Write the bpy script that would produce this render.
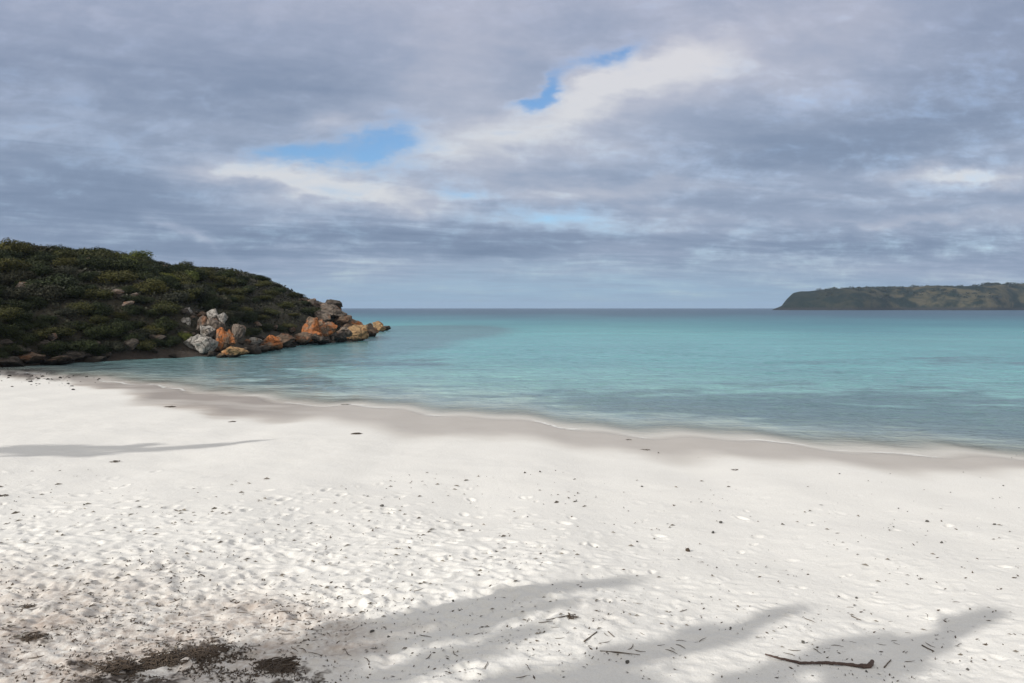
import bpy, bmesh, math, random
import numpy as np
from mathutils import Vector, noise as mnoise

C = bpy.context.scene
for o in list(bpy.data.objects):
    bpy.data.objects.remove(o)
COL = C.collection
R = math.radians
rnd = random.Random(7)
rng = np.random.default_rng(7)

# ------------------------------------------------------------------ camera
EYE = 4.5
F = 739.0
cam_d = bpy.data.cameras.new('camera')
cam = bpy.data.objects.new('camera', cam_d)
COL.objects.link(cam)
cam_d.sensor_width = 36.0
cam_d.lens = 36.0 * F / 1024.0
cam_d.shift_y = -33.5 / 1024.0
cam_d.clip_start = 0.1
cam_d.clip_end = 40000
cam.location = (0, 0, EYE)
cam.rotation_euler = (R(90), 0, 0)
C.camera = cam

# ------------------------------------------------------------------ render / exposure
C.render.engine = 'CYCLES'
C.cycles.use_denoising = True
C.cycles.max_bounces = 6
C.cycles.diffuse_bounces = 3
C.cycles.transparent_max_bounces = 12
C.cycles.volume_bounces = 0
C.cycles.sample_clamp_indirect = 6
C.view_settings.view_transform = 'Standard'
C.view_settings.look = 'None'
C.view_settings.exposure = 0.0
C.view_settings.gamma = 1.0

# ------------------------------------------------------------------ sun
SUN_EL = 28.0
SDIR = Vector((0.80, 0.60, 0)).normalized()          # the way shadows run on the ground
SHADOW = 1.0 / math.tan(R(SUN_EL))
sl = bpy.data.lights.new('sun', 'SUN')
sl.energy = 3.75
sl.angle = R(0.45)
sl.color = (1.0, 0.955, 0.885)
so = bpy.data.objects.new('sun', sl)
COL.objects.link(so)
ldir = Vector((SDIR.x * math.cos(R(SUN_EL)), SDIR.y * math.cos(R(SUN_EL)), -math.sin(R(SUN_EL))))
so.rotation_euler = ldir.to_track_quat('-Z', 'Y').to_euler()
so.location = (-40, -30, 40)

# ------------------------------------------------------------------ node helpers
class G:
    """small expression builder over a node tree"""
    def __init__(s, nt):
        s.nt = nt
    def n(s, t, **props):
        nd = s.nt.nodes.new(t)
        for k, v in props.items():
            setattr(nd, k, v)
        return nd
    def put(s, sock, v):
        if isinstance(v, bpy.types.NodeSocket):
            s.nt.links.new(v, sock)
        elif v is not None:
            if sock.type == 'RGBA' and len(v) == 3:
                v = (*v, 1)
            sock.default_value = v
    def m(s, op, a, b=None, c=None, clamp=False):
        nd = s.n('ShaderNodeMath', operation=op, use_clamp=clamp)
        s.put(nd.inputs[0], a)
        if b is not None: s.put(nd.inputs[1], b)
        if c is not None: s.put(nd.inputs[2], c)
        return nd.outputs[0]
    def add(s, a, b): return s.m('ADD', a, b)
    def mul(s, a, b): return s.m('MULTIPLY', a, b)
    def ss(s, v, lo, hi, a=0.0, b=1.0):
        nd = s.n('ShaderNodeMapRange', interpolation_type='SMOOTHSTEP')
        s.put(nd.inputs[0], v)
        for i, q in enumerate((lo, hi, a, b)): s.put(nd.inputs[1 + i], q)
        return nd.outputs[0]
    def mix(s, f, a, b, blend='MIX'):
        nd = s.n('ShaderNodeMix', data_type='RGBA', blend_type=blend)
        s.put(nd.inputs[0], f); s.put(nd.inputs[6], a); s.put(nd.inputs[7], b)
        return nd.outputs[2]
    def noise(s, vec, scale, detail=5, rough=.55, dist=0.0, out=0):
        nd = s.n('ShaderNodeTexNoise')
        s.put(nd.inputs['Vector'], vec)
        s.put(nd.inputs['Scale'], scale); s.put(nd.inputs['Detail'], detail)
        s.put(nd.inputs['Roughness'], rough); s.put(nd.inputs['Distortion'], dist)
        return nd.outputs[out]
    def voro(s, vec, scale, feature='F1', out='Distance'):
        nd = s.n('ShaderNodeTexVoronoi', feature=feature)
        s.put(nd.inputs['Vector'], vec); s.put(nd.inputs['Scale'], scale)
        return nd.outputs[out]
    def xyz(s, v):
        nd = s.n('ShaderNodeSeparateXYZ'); s.put(nd.inputs[0], v); return nd.outputs
    def comb(s, x, y, z):
        nd = s.n('ShaderNodeCombineXYZ')
        for i, q in enumerate((x, y, z)): s.put(nd.inputs[i], q)
        return nd.outputs[0]
    def ramp(s, f, stops):
        nd = s.n('ShaderNodeValToRGB')
        s.put(nd.inputs[0], f)
        e = nd.color_ramp.elements
        while len(e) < len(stops): e.new(0.5)
        for k, (p, c) in enumerate(stops):
            e[k].position = p; e[k].color = (*c, 1)
        return nd.outputs[0]
    def attr(s, name):
        nd = s.n('ShaderNodeAttribute'); nd.attribute_name = name
        return nd.outputs
    def bump(s, h, strength, distance=.1, normal=None):
        nd = s.n('ShaderNodeBump')
        s.put(nd.inputs['Height'], h); s.put(nd.inputs['Strength'], strength)
        s.put(nd.inputs['Distance'], distance)
        if normal is not None: s.put(nd.inputs['Normal'], normal)
        return nd.outputs[0]

def new_mat(name):
    m = bpy.data.materials.new(name)
    m.use_nodes = True
    nt = m.node_tree
    nt.nodes.clear()
    g = G(nt)
    out = g.n('ShaderNodeOutputMaterial')
    p = g.n('ShaderNodeBsdfPrincipled')
    nt.links.new(p.outputs[0], out.inputs[0])
    return m, g, p, out

# ------------------------------------------------------------------ world: nishita sky behind a broken cloud deck
def build_world():
    w = bpy.data.worlds.new('World')
    C.world = w
    w.use_nodes = True
    nt = w.node_tree
    nt.nodes.clear()
    g = G(nt)
    out = g.n('ShaderNodeOutputWorld')
    bg = g.n('ShaderNodeBackground')
    STR = 0.1
    bg.inputs['Strength'].default_value = STR
    sky = g.n('ShaderNodeTexSky', sky_type='NISHITA')
    sky.sun_disc = False
    sky.sun_elevation = R(SUN_EL)
    sky.sun_rotation = math.atan2(-SDIR.x, -SDIR.y)
    sky.altitude = 0
    sky.air_density = 1.0
    sky.dust_density = 0.6
    sky.ozone_density = 2.0
    d = g.n('ShaderNodeTexCoord').outputs['Generated']
    x, y, z = g.xyz(d)
    # the deck is a plane overhead, seen in true perspective
    zc = g.add(g.m('MAXIMUM', z, 0.0), 0.055)
    px, py = g.m('DIVIDE', x, zc), g.m('DIVIDE', y, zc)
    P = g.comb(px, py, 0.0)
    A = g.comb(g.add(g.mul(px, .74), g.mul(py, -.22)), g.add(g.mul(py, 0.95), g.mul(px, -.24)), 3.3)
    n1 = g.noise(A, 0.62, 9, .50, .25)
    n2 = g.noise(A, 2.1, 8, .6, .4)
    n3 = g.noise(g.comb(g.mul(px, .62), py, 9.0), 1.5, 7, .6, .5)
    nb = g.noise(A, 1.35, 4, .5, .6)
    billow = g.m('ABSOLUTE', g.mul(g.add(nb, -.5), 2.0))
    yy = g.m('MAXIMUM', y, 0.04)
    u0, v0 = g.m('DIVIDE', x, yy), g.m('DIVIDE', z, yy)
    # ragged outlines: shift the direction a little by noise before reading the holes
    uv = g.comb(u0, g.mul(v0, 2.0), 0.0)
    wob = g.xyz(g.noise(uv, 9.0, 6, .62, 0, out=1))
    u = g.add(u0, g.mul(g.add(wob[0], -.5), .10))
    v = g.add(v0, g.mul(g.add(wob[1], -.5), .060))
    def blob(cx, cy, hx, hy, ang, amp):
        cu, cv = (cx - 512) / F, (308 - cy) / F
        a, b = hx / F, hy / F
        ca, sa = math.cos(R(ang)), math.sin(R(ang))
        du, dv = g.add(u, -cu), g.add(v, -cv)
        p = g.mul(g.add(g.mul(du, ca), g.mul(dv, sa)), 1 / a)
        q = g.mul(g.add(g.mul(du, -sa), g.mul(dv, ca)), 1 / b)
        r2 = g.add(g.mul(p, p), g.mul(q, q))
        return g.mul(g.m('EXPONENT', g.mul(r2, -1.0)), amp)
    def total(lst):
        t = blob(*lst[0])
        for q in lst[1:]: t = g.add(t, blob(*q))
        return t
    holes = total([(335, 150, 78, 15, 4, 1.0), (388, 138, 36, 26, 25, 1.0), (285, 152, 45, 9, -4, .55),
                   (548, 92, 36, 12, 40, 1.15), (524, 104, 30, 7, 15, .75), (610, 57, 34, 9, 25, .85),
                   (560, 216, 60, 11, 0, .62), (468, 192, 36, 9, -8, .6), (640, 42, 30, 7, 20, .2), (430, 175, 60, 14, -12, .35), (590, 235, 60, 10, 0, .3)])
    light = total([(310, 180, 100, 15, -6, .50), (395, 196, 60, 12, -14, .25), (600, 92, 85, 20, 22, .50),
                   (690, 66, 80, 30, 24, .30), (450, 70, 90, 60, 20, .22), (490, 145, 110, 30, 6, .33),
                   (955, 178, 75, 9, 0, .45), (910, 216, 110, 6, 2, .22), (590, 190, 140, 10, 3, .26),
                   (185, 232, 40, 6, -25, .25), (240, 175, 60, 10, 0, .25), (800, 40, 160, 60, 15, .16),
                   (600, 250, 60, 8, 0, .16), (330, 120, 30, 12, 15, .2)])
    dark = total([(80, 190, 170, 55, 0, .26), (330, 236, 200, 20, 2, .32), (500, 250, 90, 12, 0, .28),
                  (880, 135, 200, 40, 8, .22), (860, 248, 220, 22, 2, .26), (250, 95, 130, 25, 8, .14),
                  (740, 160, 120, 20, 5, .10), (20, 90, 150, 60, 0, .15), (990, 60, 90, 60, 0, .14)])
    n4 = g.noise(g.comb(g.mul(u0, .8), g.mul(v0, 2.1), 5.0), 13.0, 7, .62, .35)
    n5 = g.noise(g.comb(u0, g.mul(v0, 1.6), 2.0), 30.0, 6, .6, .2)
    puff = g.add(g.mul(g.add(n4, -.5), .60), g.mul(g.add(n5, -.5), .30))
    nn0 = g.add(g.mul(g.add(n1, -.5), 1.05), g.add(g.mul(g.add(n2, -.5), .40), g.mul(g.add(n3, -.5), .38)))
    nn = g.add(nn0, g.mul(g.mul(puff, .6), g.ss(v0, .01, .10, .35, 1.0)))
    nn = g.add(nn, g.mul(g.add(billow, -.22), .42))
    hm = g.ss(g.add(holes, g.add(g.mul(nn, .95), g.mul(puff, 2.0))), -.12, 1.40)
    rim = g.mul(g.mul(hm, g.add(1.0, g.mul(hm, -1.0))), .8)
    lum = g.add(g.add(g.add(.535, rim), g.mul(nn, .66)), g.add(light, g.mul(dark, -1.0)))
    K = 1 / STR
    def k(c): return tuple(q * K for q in c)
    cl = g.ramp(lum, [(0.0, (.165, .225, .335)), (.28, (.235, .302, .425)), (.5, (.328, .393, .520)),
                      (.75, (.465, .505, .605)), (1.0, (.68, .70, .735))])
    # higher up the deck is a little warmer and pinker, low down bluer
    cl = g.mix(g.ss(v0, .18, .42), cl, g.mix(1.0, cl, (1.03, .99, 1.0, 1), 'MULTIPLY'))
    # thin pale band of clear air along the horizon
    hz = g.ss(v0, .055, .0)
    cl = g.mix(g.mul(hz, g.ss(n3, .30, .62, .45, .85)), cl, (.265, .42, .565, 1))
    cl = g.mix(g.mul(blob(570, 292, 260, 24, 0, .85), g.ss(n3, .30, .66, .45, 1.0)), cl, (.35, .51, .645, 1))
    # overhead and behind the viewer the deck is thinner and sunlit
    up = g.m('MAXIMUM', g.ss(z, .42, .72), g.ss(y, -.02, -.45))
    cl = g.mix(up, cl, g.mix(n1, (.42, .41, .40, 1), (1.02, .985, .93, 1)))
    cl = g.mix(1.0, cl, (K, K, K, 1), 'MULTIPLY')
    skyc = g.mix(1.0, sky.outputs[0], (1.05, 1.30, 1.52, 1), 'MULTIPLY')
    col = g.mix(hm, cl, skyc)
    nt.links.new(col, bg.inputs['Color'])
    nt.links.new(bg.outputs[0], out.inputs[0])
build_world()

# ------------------------------------------------------------------ object helpers
def link(o, parent=None):
    COL.objects.link(o)
    if parent: o.parent = parent
    return o
def tag(o, label=None, cat=None, group=None, kind=None):
    for k, v in (('label', label), ('category', cat), ('group', group), ('kind', kind)):
        if v: o[k] = v
    return o
def np_mesh(name, verts, faces, mat, smooth=True, attrs=None):
    """verts (n,3), faces (m,k) all with the same k"""
    me = bpy.data.meshes.new(name)
    n, (m, k) = len(verts), faces.shape
    me.vertices.add(n)
    me.vertices.foreach_set('co', np.asarray(verts, np.float32).ravel())
    me.loops.add(m * k)
    me.loops.foreach_set('vertex_index', np.asarray(faces, np.int32).ravel())
    me.polygons.add(m)
    me.polygons.foreach_set('loop_start', np.arange(0, m * k, k, dtype=np.int32))
    me.polygons.foreach_set('use_smooth', np.full(m, smooth))
    for a, v in (attrs or {}).items():
        at = me.attributes.new(a, 'FLOAT', 'POINT')
        at.data.foreach_set('value', np.asarray(v, np.float32).ravel())
    me.update(calc_edges=True)
    me.validate()
    if mat: me.materials.append(mat)
    return me
def grid_faces(r, c):
    i = np.arange(r * c).reshape(r, c)
    return np.stack([i[:-1, :-1], i[:-1, 1:], i[1:, 1:], i[1:, :-1]], -1).reshape(-1, 4)
def vnoise(x, y, seed=0):
    """smooth value noise on numpy arrays, 0..1"""
    xi, yi = np.floor(x), np.floor(y)
    fx, fy = x - xi, y - yi
    fx, fy = fx * fx * (3 - 2 * fx), fy * fy * (3 - 2 * fy)
    def h(a, b):
        v = np.sin(a * 127.1 + b * 311.7 + seed * 74.7) * 43758.5453
        return v - np.floor(v)
    return (h(xi, yi) * (1 - fx) + h(xi + 1, yi) * fx) * (1 - fy) + (h(xi, yi + 1) * (1 - fx) + h(xi + 1, yi + 1) * fx) * fy
def fbm(x, y, oct=4, seed=0):
    t, a, s = 0, .5, 0
    for k in range(oct):
        t = t + a * vnoise(x * 2 ** k + 17.3 * k, y * 2 ** k - 9.1 * k, seed + k)
        s += a; a *= .5
    return t / s
def sstep(a, b, v):
    t = np.clip((v - a) / (b - a), 0, 1)
    return t * t * (3 - 2 * t)

# ------------------------------------------------------------------ ground shape
WX = np.array([-400, -120, -60, -45, -36, -29.5, -23.5, -16.3, -10.9, -4.9, -.5, 1.8, 4.8, 8.1, 10.9, 14.8, 20, 30, 60, 400])
WY = np.array([75, 70, 60, 56, 52, 48.2, 44.3, 38.7, 34.8, 32.2, 29.6, 27.4, 25.8, 24.3, 23.1, 21.3, 19.2, 15.5, 6, -100])
def shore(x, y):
    """metres inland of the waterline, measured up the beach"""
    w = np.interp(x, WX, WY) + .5 * np.sin(x * .9 + 1.0) + .28 * np.sin(x * 2.3)
    return (w - y) * .93
def beach_z(x, y):
    s = shore(x, y)
    up = .035 * s + .016 * np.maximum(s - 5.5, 0) + .02 * np.maximum(s - 38, 0)
    dn = np.maximum(.05 * s - .0, -6 + .0 * s)
    z = np.where(s > 0, up, dn)
    dry = sstep(5, 10, s)
    z = z + dry * (.16 * (fbm(x * .22, y * .22, 3, 5) - .5) + .05 * (fbm(x * .9, y * .9, 3, 8) - .5))
    z = z + .03 * sstep(1.5, 4, s) * (1 - sstep(4, 9, s)) * (fbm(x * .4, y * .8, 2, 3) - .5)
    # low dune back left where the shrubs grow, outside the frame
    z = z + 1.2 * sstep(0, 14, -x - .75 * np.maximum(y, 0) - 6) * sstep(3, 14, s)
    return z
COAST = np.array([(-300, 20), (-120, 36), (-70, 48), (-46, 53.5), (-39, 55.5), (-36, 61), (-31, 66.5), (-25.5, 69.5), (-26.5, 80),
                  (-26.5, 90), (-21.8, 100), (-21, 108), (-24, 122), (-32, 134), (-60, 150), (-120, 170), (-300, 200)])
def coast_dist(x, y):
    """signed distance to the headland's shore, positive inland"""
    best = np.full(np.shape(x), 1e9)
    inside = np.zeros(np.shape(x), bool)
    pts = COAST
    for a, b in zip(pts, np.roll(pts, -1, 0)):
        e = b - a
        t = np.clip(((x - a[0]) * e[0] + (y - a[1]) * e[1]) / (e @ e), 0, 1)
        best = np.minimum(best, np.hypot(x - a[0] - t * e[0], y - a[1] - t * e[1]))
        cr = ((a[1] > y) != (b[1] > y))
        xs = a[0] + (y - a[1]) * e[0] / (e[1] if abs(e[1]) > 1e-9 else 1e-9)
        inside ^= cr & (x < xs)
    return np.where(inside, best, -best)
def head_z(x, y):
    d = coast_dist(x, y) + 2.2 * (fbm(x * .12, y * .12, 3, 21) - .5)
    hm = np.interp(x, [-160, -90, -59, -49, -40, -36, -32, -27.5, -24, -20], [11.2, 10.4, 9.4, 9.8, 9.4, 8.3, 6.8, 5.5, 3.3, 1.2])
    L = np.interp(x, [-59, -40, -30, -22], [26, 20, 12, 7])
    t = np.clip(d / L, 0, 1)
    z = hm * (1 - (1 - t) ** 1.55)
    z = z + sstep(2, 8, d) * (1.5 * (fbm(x * .13, y * .13, 4, 31) - .5))
    z = np.where(d > 0, z + .25 * sstep(0, 2, d) * 1.0, .45 * d)
    z = z - np.minimum(1.5, np.maximum(z - .15, 0)) * np.exp(-((x + 28.3) / 4.2) ** 2 - ((y - 71.0) / 3.6) ** 2)
    return np.maximum(z, -4)
def ground(x, y):
    b = beach_z(np.array([x]), np.array([y]))[0]
    if y < 40: return float(b)
    return float(max(b, head_z(np.array([x]), np.array([y]))[0]))
TS = np.concatenate([np.arange(2, 40, .02), np.arange(40, 400, .15)])
def at(px, py, z_extra=0.0):
    """the spot on the ground seen at that place in the photograph"""
    dx, dz = (px - 512) / F, (308 - py) / F
    h = np.maximum(beach_z(dx * TS, TS), 0.0)
    if px < 200: h[1900:] = np.maximum(h[1900:], head_z(dx * TS[1900:], TS[1900:]))
    t = float(TS[np.argmax(EYE + dz * TS <= h)])
    return Vector((dx * t, t, ground(dx * t, t) + z_extra))

# ------------------------------------------------------------------ materials: sand, water
def mat_sand():
    m, g, p, out = new_mat('sand')
    co = g.n('ShaderNodeNewGeometry').outputs['Position']
    wet, stain, weed = g.attr('wet')[2], g.attr('stain')[2], g.attr('weed')[2]
    grain = g.noise(co, 55, 4, .7)
    patch = g.noise(co, 1.1, 5, .6)
    fine = g.noise(co, 14, 5, .65)
    dry = g.mix(patch, (.72, .712, .69, 1), (.80, .795, .775, 1))
    dry = g.mix(g.ss(grain, .35, .75), dry, g.mix(1.0, dry, (.90, .885, .86, 1), 'MULTIPLY'))
    # damp fawn sand and trodden-in wrack near the camera on the left
    br = g.mul(stain, g.ss(g.add(g.mul(fine, .55), g.mul(patch, .5)), .30, .72))
    dry = g.mix(br, dry, (.375, .310, .268, 1))
    # fine dark crumbs of wrack
    cr = g.noise(co, 21, 3, .6)
    crm = g.mul(g.ss(cr, .66, .72), g.ss(g.noise(co, .55, 3, .6), .42, .68))
    dry = g.mix(g.mul(crm, .5), dry, (.20, .165, .135, 1))
    wetc = g.mix(g.noise(co, .8, 4, .6), (.415, .385, .355, 1), (.50, .472, .442, 1))
    wetc = g.mix(g.mul(stain, .75), wetc, (.25, .215, .195, 1))
    col = g.mix(wet, dry, wetc)
    col = g.mix(weed, col, (.055, .042, .035, 1))
    g.put(p.inputs['Base Color'], col)
    g.put(p.inputs['Roughness'], g.ss(wet, .4, 1.0, .93, .60))
    g.put(p.inputs['Specular IOR Level'], g.ss(wet, .3, 1, .12, .28))
    h = g.add(g.mul(fine, .6), g.mul(grain, .25))
    g.put(p.inputs['Normal'], g.bump(h, g.ss(wet, 0, .6, .55, .06), .035))
    return m

SURF = {}
def sand_z(x, y):
    """height of the finished, trodden sand surface"""
    x, y = np.atleast_1d(np.asarray(x, float)), np.atleast_1d(np.asarray(y, float))
    rows, t, Z = SURF['rows'], SURF['t'], SURF['Z']
    i = np.clip(np.searchsorted(rows, y) - 1, 0, len(rows) - 2)
    f = np.clip((y - rows[i]) / (rows[i + 1] - rows[i]), 0, 1)
    def row(k):
        q = x / SURF['hw'][k]
        j = np.clip(np.searchsorted(t, q) - 1, 0, len(t) - 2)
        e = np.clip((q - t[j]) / (t[j + 1] - t[j]), 0, 1)
        return Z[k, j] * (1 - e) + Z[k, j + 1] * e
    return row(i) * (1 - f) + row(i + 1) * f
def on_sand(px, py):
    p = at(px, py)
    p.z = float(sand_z(p.x, p.y)[0])
    return p
def build_beach():
    yp = np.concatenate([np.arange(705, 366, -.62)])
    Yv = (EYE - 1.1) * F / (yp - 308)                       # finer rows near, coarser far: plain level of detail
    rows = np.concatenate([np.linspace(-90, 2.0, 26), np.linspace(2.6, Yv[0] - .05, 60), Yv, np.geomspace(Yv[-1] + .6, 400, 40)])
    hw = np.maximum(.80 * rows, 0) + 3.2
    t = np.linspace(-1, 1, 1050)
    ext = np.geomspace(1.02, 60, 26)
    t = np.concatenate([-ext[::-1], t, ext])
    X = t[None, :] * hw[:, None]
    X = np.clip(X, -330, 330)
    Y = np.repeat(rows[:, None], len(t), 1)
    X = X + np.where(np.abs(X) >= 330, np.sign(X) * (np.abs(t[None, :]) * .5), 0)
    Z = beach_z(X, Y)
    S = shore(X, Y)
    # trodden sand: many shallow dents with soft rims, real geometry
    near = (Y > 4.5) & (Y < 30) & (np.abs(X) < .8 * Y + 3)
    i0, i1 = np.where(near.any(1))[0][[0, -1]]
    H = np.zeros_like(Z)
    rn = np.random.default_rng(3)
    nd = 7800
    py_ = rn.uniform(0, 1, nd)
    py_ = 452 + (700 - 452) * py_ ** .72
    px_ = rn.uniform(-60, 1084, nd)
    dens = np.interp(px_, [0, 350, 520, 700, 1024], [1, .95, .72, .30, .20])
    keep = (rn.uniform(0, 1, nd) < dens * np.interp(py_, [450, 475, 520, 700], [.03, .3, .85, 1.0]))
    for a, b in zip(px_[keep], py_[keep]):
        yy = (EYE - 1.05) * F / (b - 308); xx = (a - 512) / F * yy
        lng = rn.uniform(.07, .21); wid = lng * rn.uniform(.38, .62)
        ang = rn.normal(.35, .75)
        dep = rn.uniform(.005, .019) * (1.0 if a < 560 else .6)
        ra = np.searchsorted(rows, yy - .6), np.searchsorted(rows, yy + .6)
        if ra[1] - ra[0] < 2: ra = (max(ra[0] - 1, 0), ra[1] + 1)
        hwm = .80 * yy + 3.2
        c0 = 26 + int((xx - .6) / hwm * 524.5 + 525); c1 = 26 + int((xx + .6) / hwm * 524.5 + 525) + 1
        if c0 < 26 or c1 > 26 + 1050: continue
        sx = X[ra[0]:ra[1], c0:c1] - xx; sy = Y[ra[0]:ra[1], c0:c1] - yy
        ca, sa = math.cos(ang), math.sin(ang)
        q = ((sx * ca + sy * sa) / lng) ** 2 + ((-sx * sa + sy * ca) / wid) ** 2
        H[ra[0]:ra[1], c0:c1] += -dep * np.exp(-q * 1.6) + .45 * dep * np.exp(-(np.sqrt(q) - 1.5) ** 2 * 4)
    nd = 900
    py2 = 470 + 190 * rn.uniform(0, 1, nd) ** .9
    px2 = rn.uniform(-30, 1050, nd)
    keep = rn.uniform(0, 1, nd) < np.interp(px2, [0, 300, 520, 620, 1024], [.9, 1, .8, .16, .08]) * np.interp(py2, [470, 500, 660], [.4, 1, .8])
    for a, b in zip(px2[keep], py2[keep]):
        yy = (EYE - 1.05) * F / (b - 308); xx = (a - 512) / F * yy
        lng = rn.uniform(.05, .12) * np.clip(yy / 11, .7, 1.5); wid = lng * rn.uniform(.4, .7); dep = lng * rn.uniform(.18, .36) * (1 if b < 600 else .7)
        ang = rn.normal(.5, .7)
        hwm = .80 * yy + 3.2
        ra = np.searchsorted(rows, yy - .3), np.searchsorted(rows, yy + .3)
        c0 = 26 + int((xx - .35) / hwm * 524.5 + 525); c1 = 26 + int((xx + .35) / hwm * 524.5 + 525) + 1
        if c0 < 26 or c1 > 26 + 1050 or ra[1] - ra[0] < 2: continue
        sx = X[ra[0]:ra[1], c0:c1] - xx; sy = Y[ra[0]:ra[1], c0:c1] - yy
        ca, sa = math.cos(ang), math.sin(ang)
        q = ((sx * ca + sy * sa) / lng) ** 2 + ((-sx * sa + sy * ca) / wid) ** 2
        H[ra[0]:ra[1], c0:c1] += -dep * np.exp(-q * q * 1.5) + .22 * dep * np.exp(-(np.sqrt(q) - 1.45) ** 2 * 6)
    H *= np.clip((Y - 5.6) / 3.4, .3, 1)
    dry = sstep(5.5, 8.5, S)
    near_rough = np.clip(1.25 - Y / 14, 0, 1)
    left = sstep(-.5, -5.0, X + .25 * (Y - 7)) * sstep(11.5, 7.5, Y)
    rough = .016 * (fbm(X * 9, Y * 9, 4, 41) - .5) * near_rough + .030 * left * (fbm(X * 8, Y * 8, 4, 43) - .5) + .010 * (fbm(X * 2.2, Y * 2.2, 3, 47) - .5)
    Z = Z + H * dry + rough * dry
    edge = S + 2.2 * (fbm(X * .25, Y * .25, 3, 51) - .5) + .35 * (fbm(X * 1.7, Y * 1.7, 3, 53) - .5)
    wide = np.interp(X, [-30, -23, -17, -12, -8, -4, -.5, 5.6, 13, 20], [2.6, 3.2, 6.0, 7.0, 5.6, 7.4, 6.2, 4.6, 3.5, 3.0])
    wet = 1 - sstep(wide * .46, wide * 1.02, edge)
    wet = np.where(S < 0, .35 + .65 * sstep(-1.2, 0, S), wet)
    stain = np.clip(left * 1.0 + .8 * sstep(.45, .7, fbm(X * .8, Y * .8, 3, 61)) * sstep(10, 8, Y) * sstep(2.5, -2, X), 0, 1)
    stain = np.clip(stain + .9 * sstep(-6, -13, X) * sstep(.05, .5, wet) * sstep(.25, .6, fbm(X * .35, Y * .8, 4, 63)), 0, 1)
    weed = np.zeros_like(Z)
    pebbly = sstep(-25.5, -30, X) * sstep(4.2, 1.4, S + 1.5 * (fbm(X * .6, Y * .6, 3, 77) - .5)) * sstep(.36, .56, fbm(X * 1.4, Y * 1.4, 4, 79))
    # dark decayed wrack lying along the foot of the view, its own ragged outline
    def band(x0, y0, x1, y1, w):
        a, b = at(x0, y0), at(x1, y1)
        ex, ey = b.x - a.x, b.y - a.y
        tt = np.clip(((X - a.x) * ex + (Y - a.y) * ey) / (ex * ex + ey * ey), 0, 1)
        dd = np.hypot(X - a.x - tt * ex, Y - a.y - tt * ey) / w
        return 1 - dd
    rag = .55 * (fbm(X * 4.5, Y * 4.5, 4, 71) - .5) + .75 * (fbm(X * 17, Y * 17, 4, 73) - .5)
    wv = np.full_like(Z, -9.0)
    for q in ((75, 668, 120, 664, .12), (130, 672, 205, 650, .14), (110, 690, 290, 690, .30), (18, 640, 46, 645, .07), (10, 608, 45, 612, .06), (285, 672, 300, 668, .07)):
        wv = np.maximum(wv, band(*q))
    weed = .85 * sstep(.0, .8, wv - .15 + 4.2 * rag)
    weed = np.maximum(weed, .8 * pebbly)
    SURF.update(rows=rows, hw=hw, t=t, Z=Z)
    v = np.stack([X, Y, Z], -1).reshape(-1, 3)
    me = np_mesh('beach', v, grid_faces(*X.shape), mat_sand(), True, {'wet': wet, 'stain': stain, 'weed': weed})
    tag(link(bpy.data.objects.new('beach', me)), kind='structure')

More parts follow.
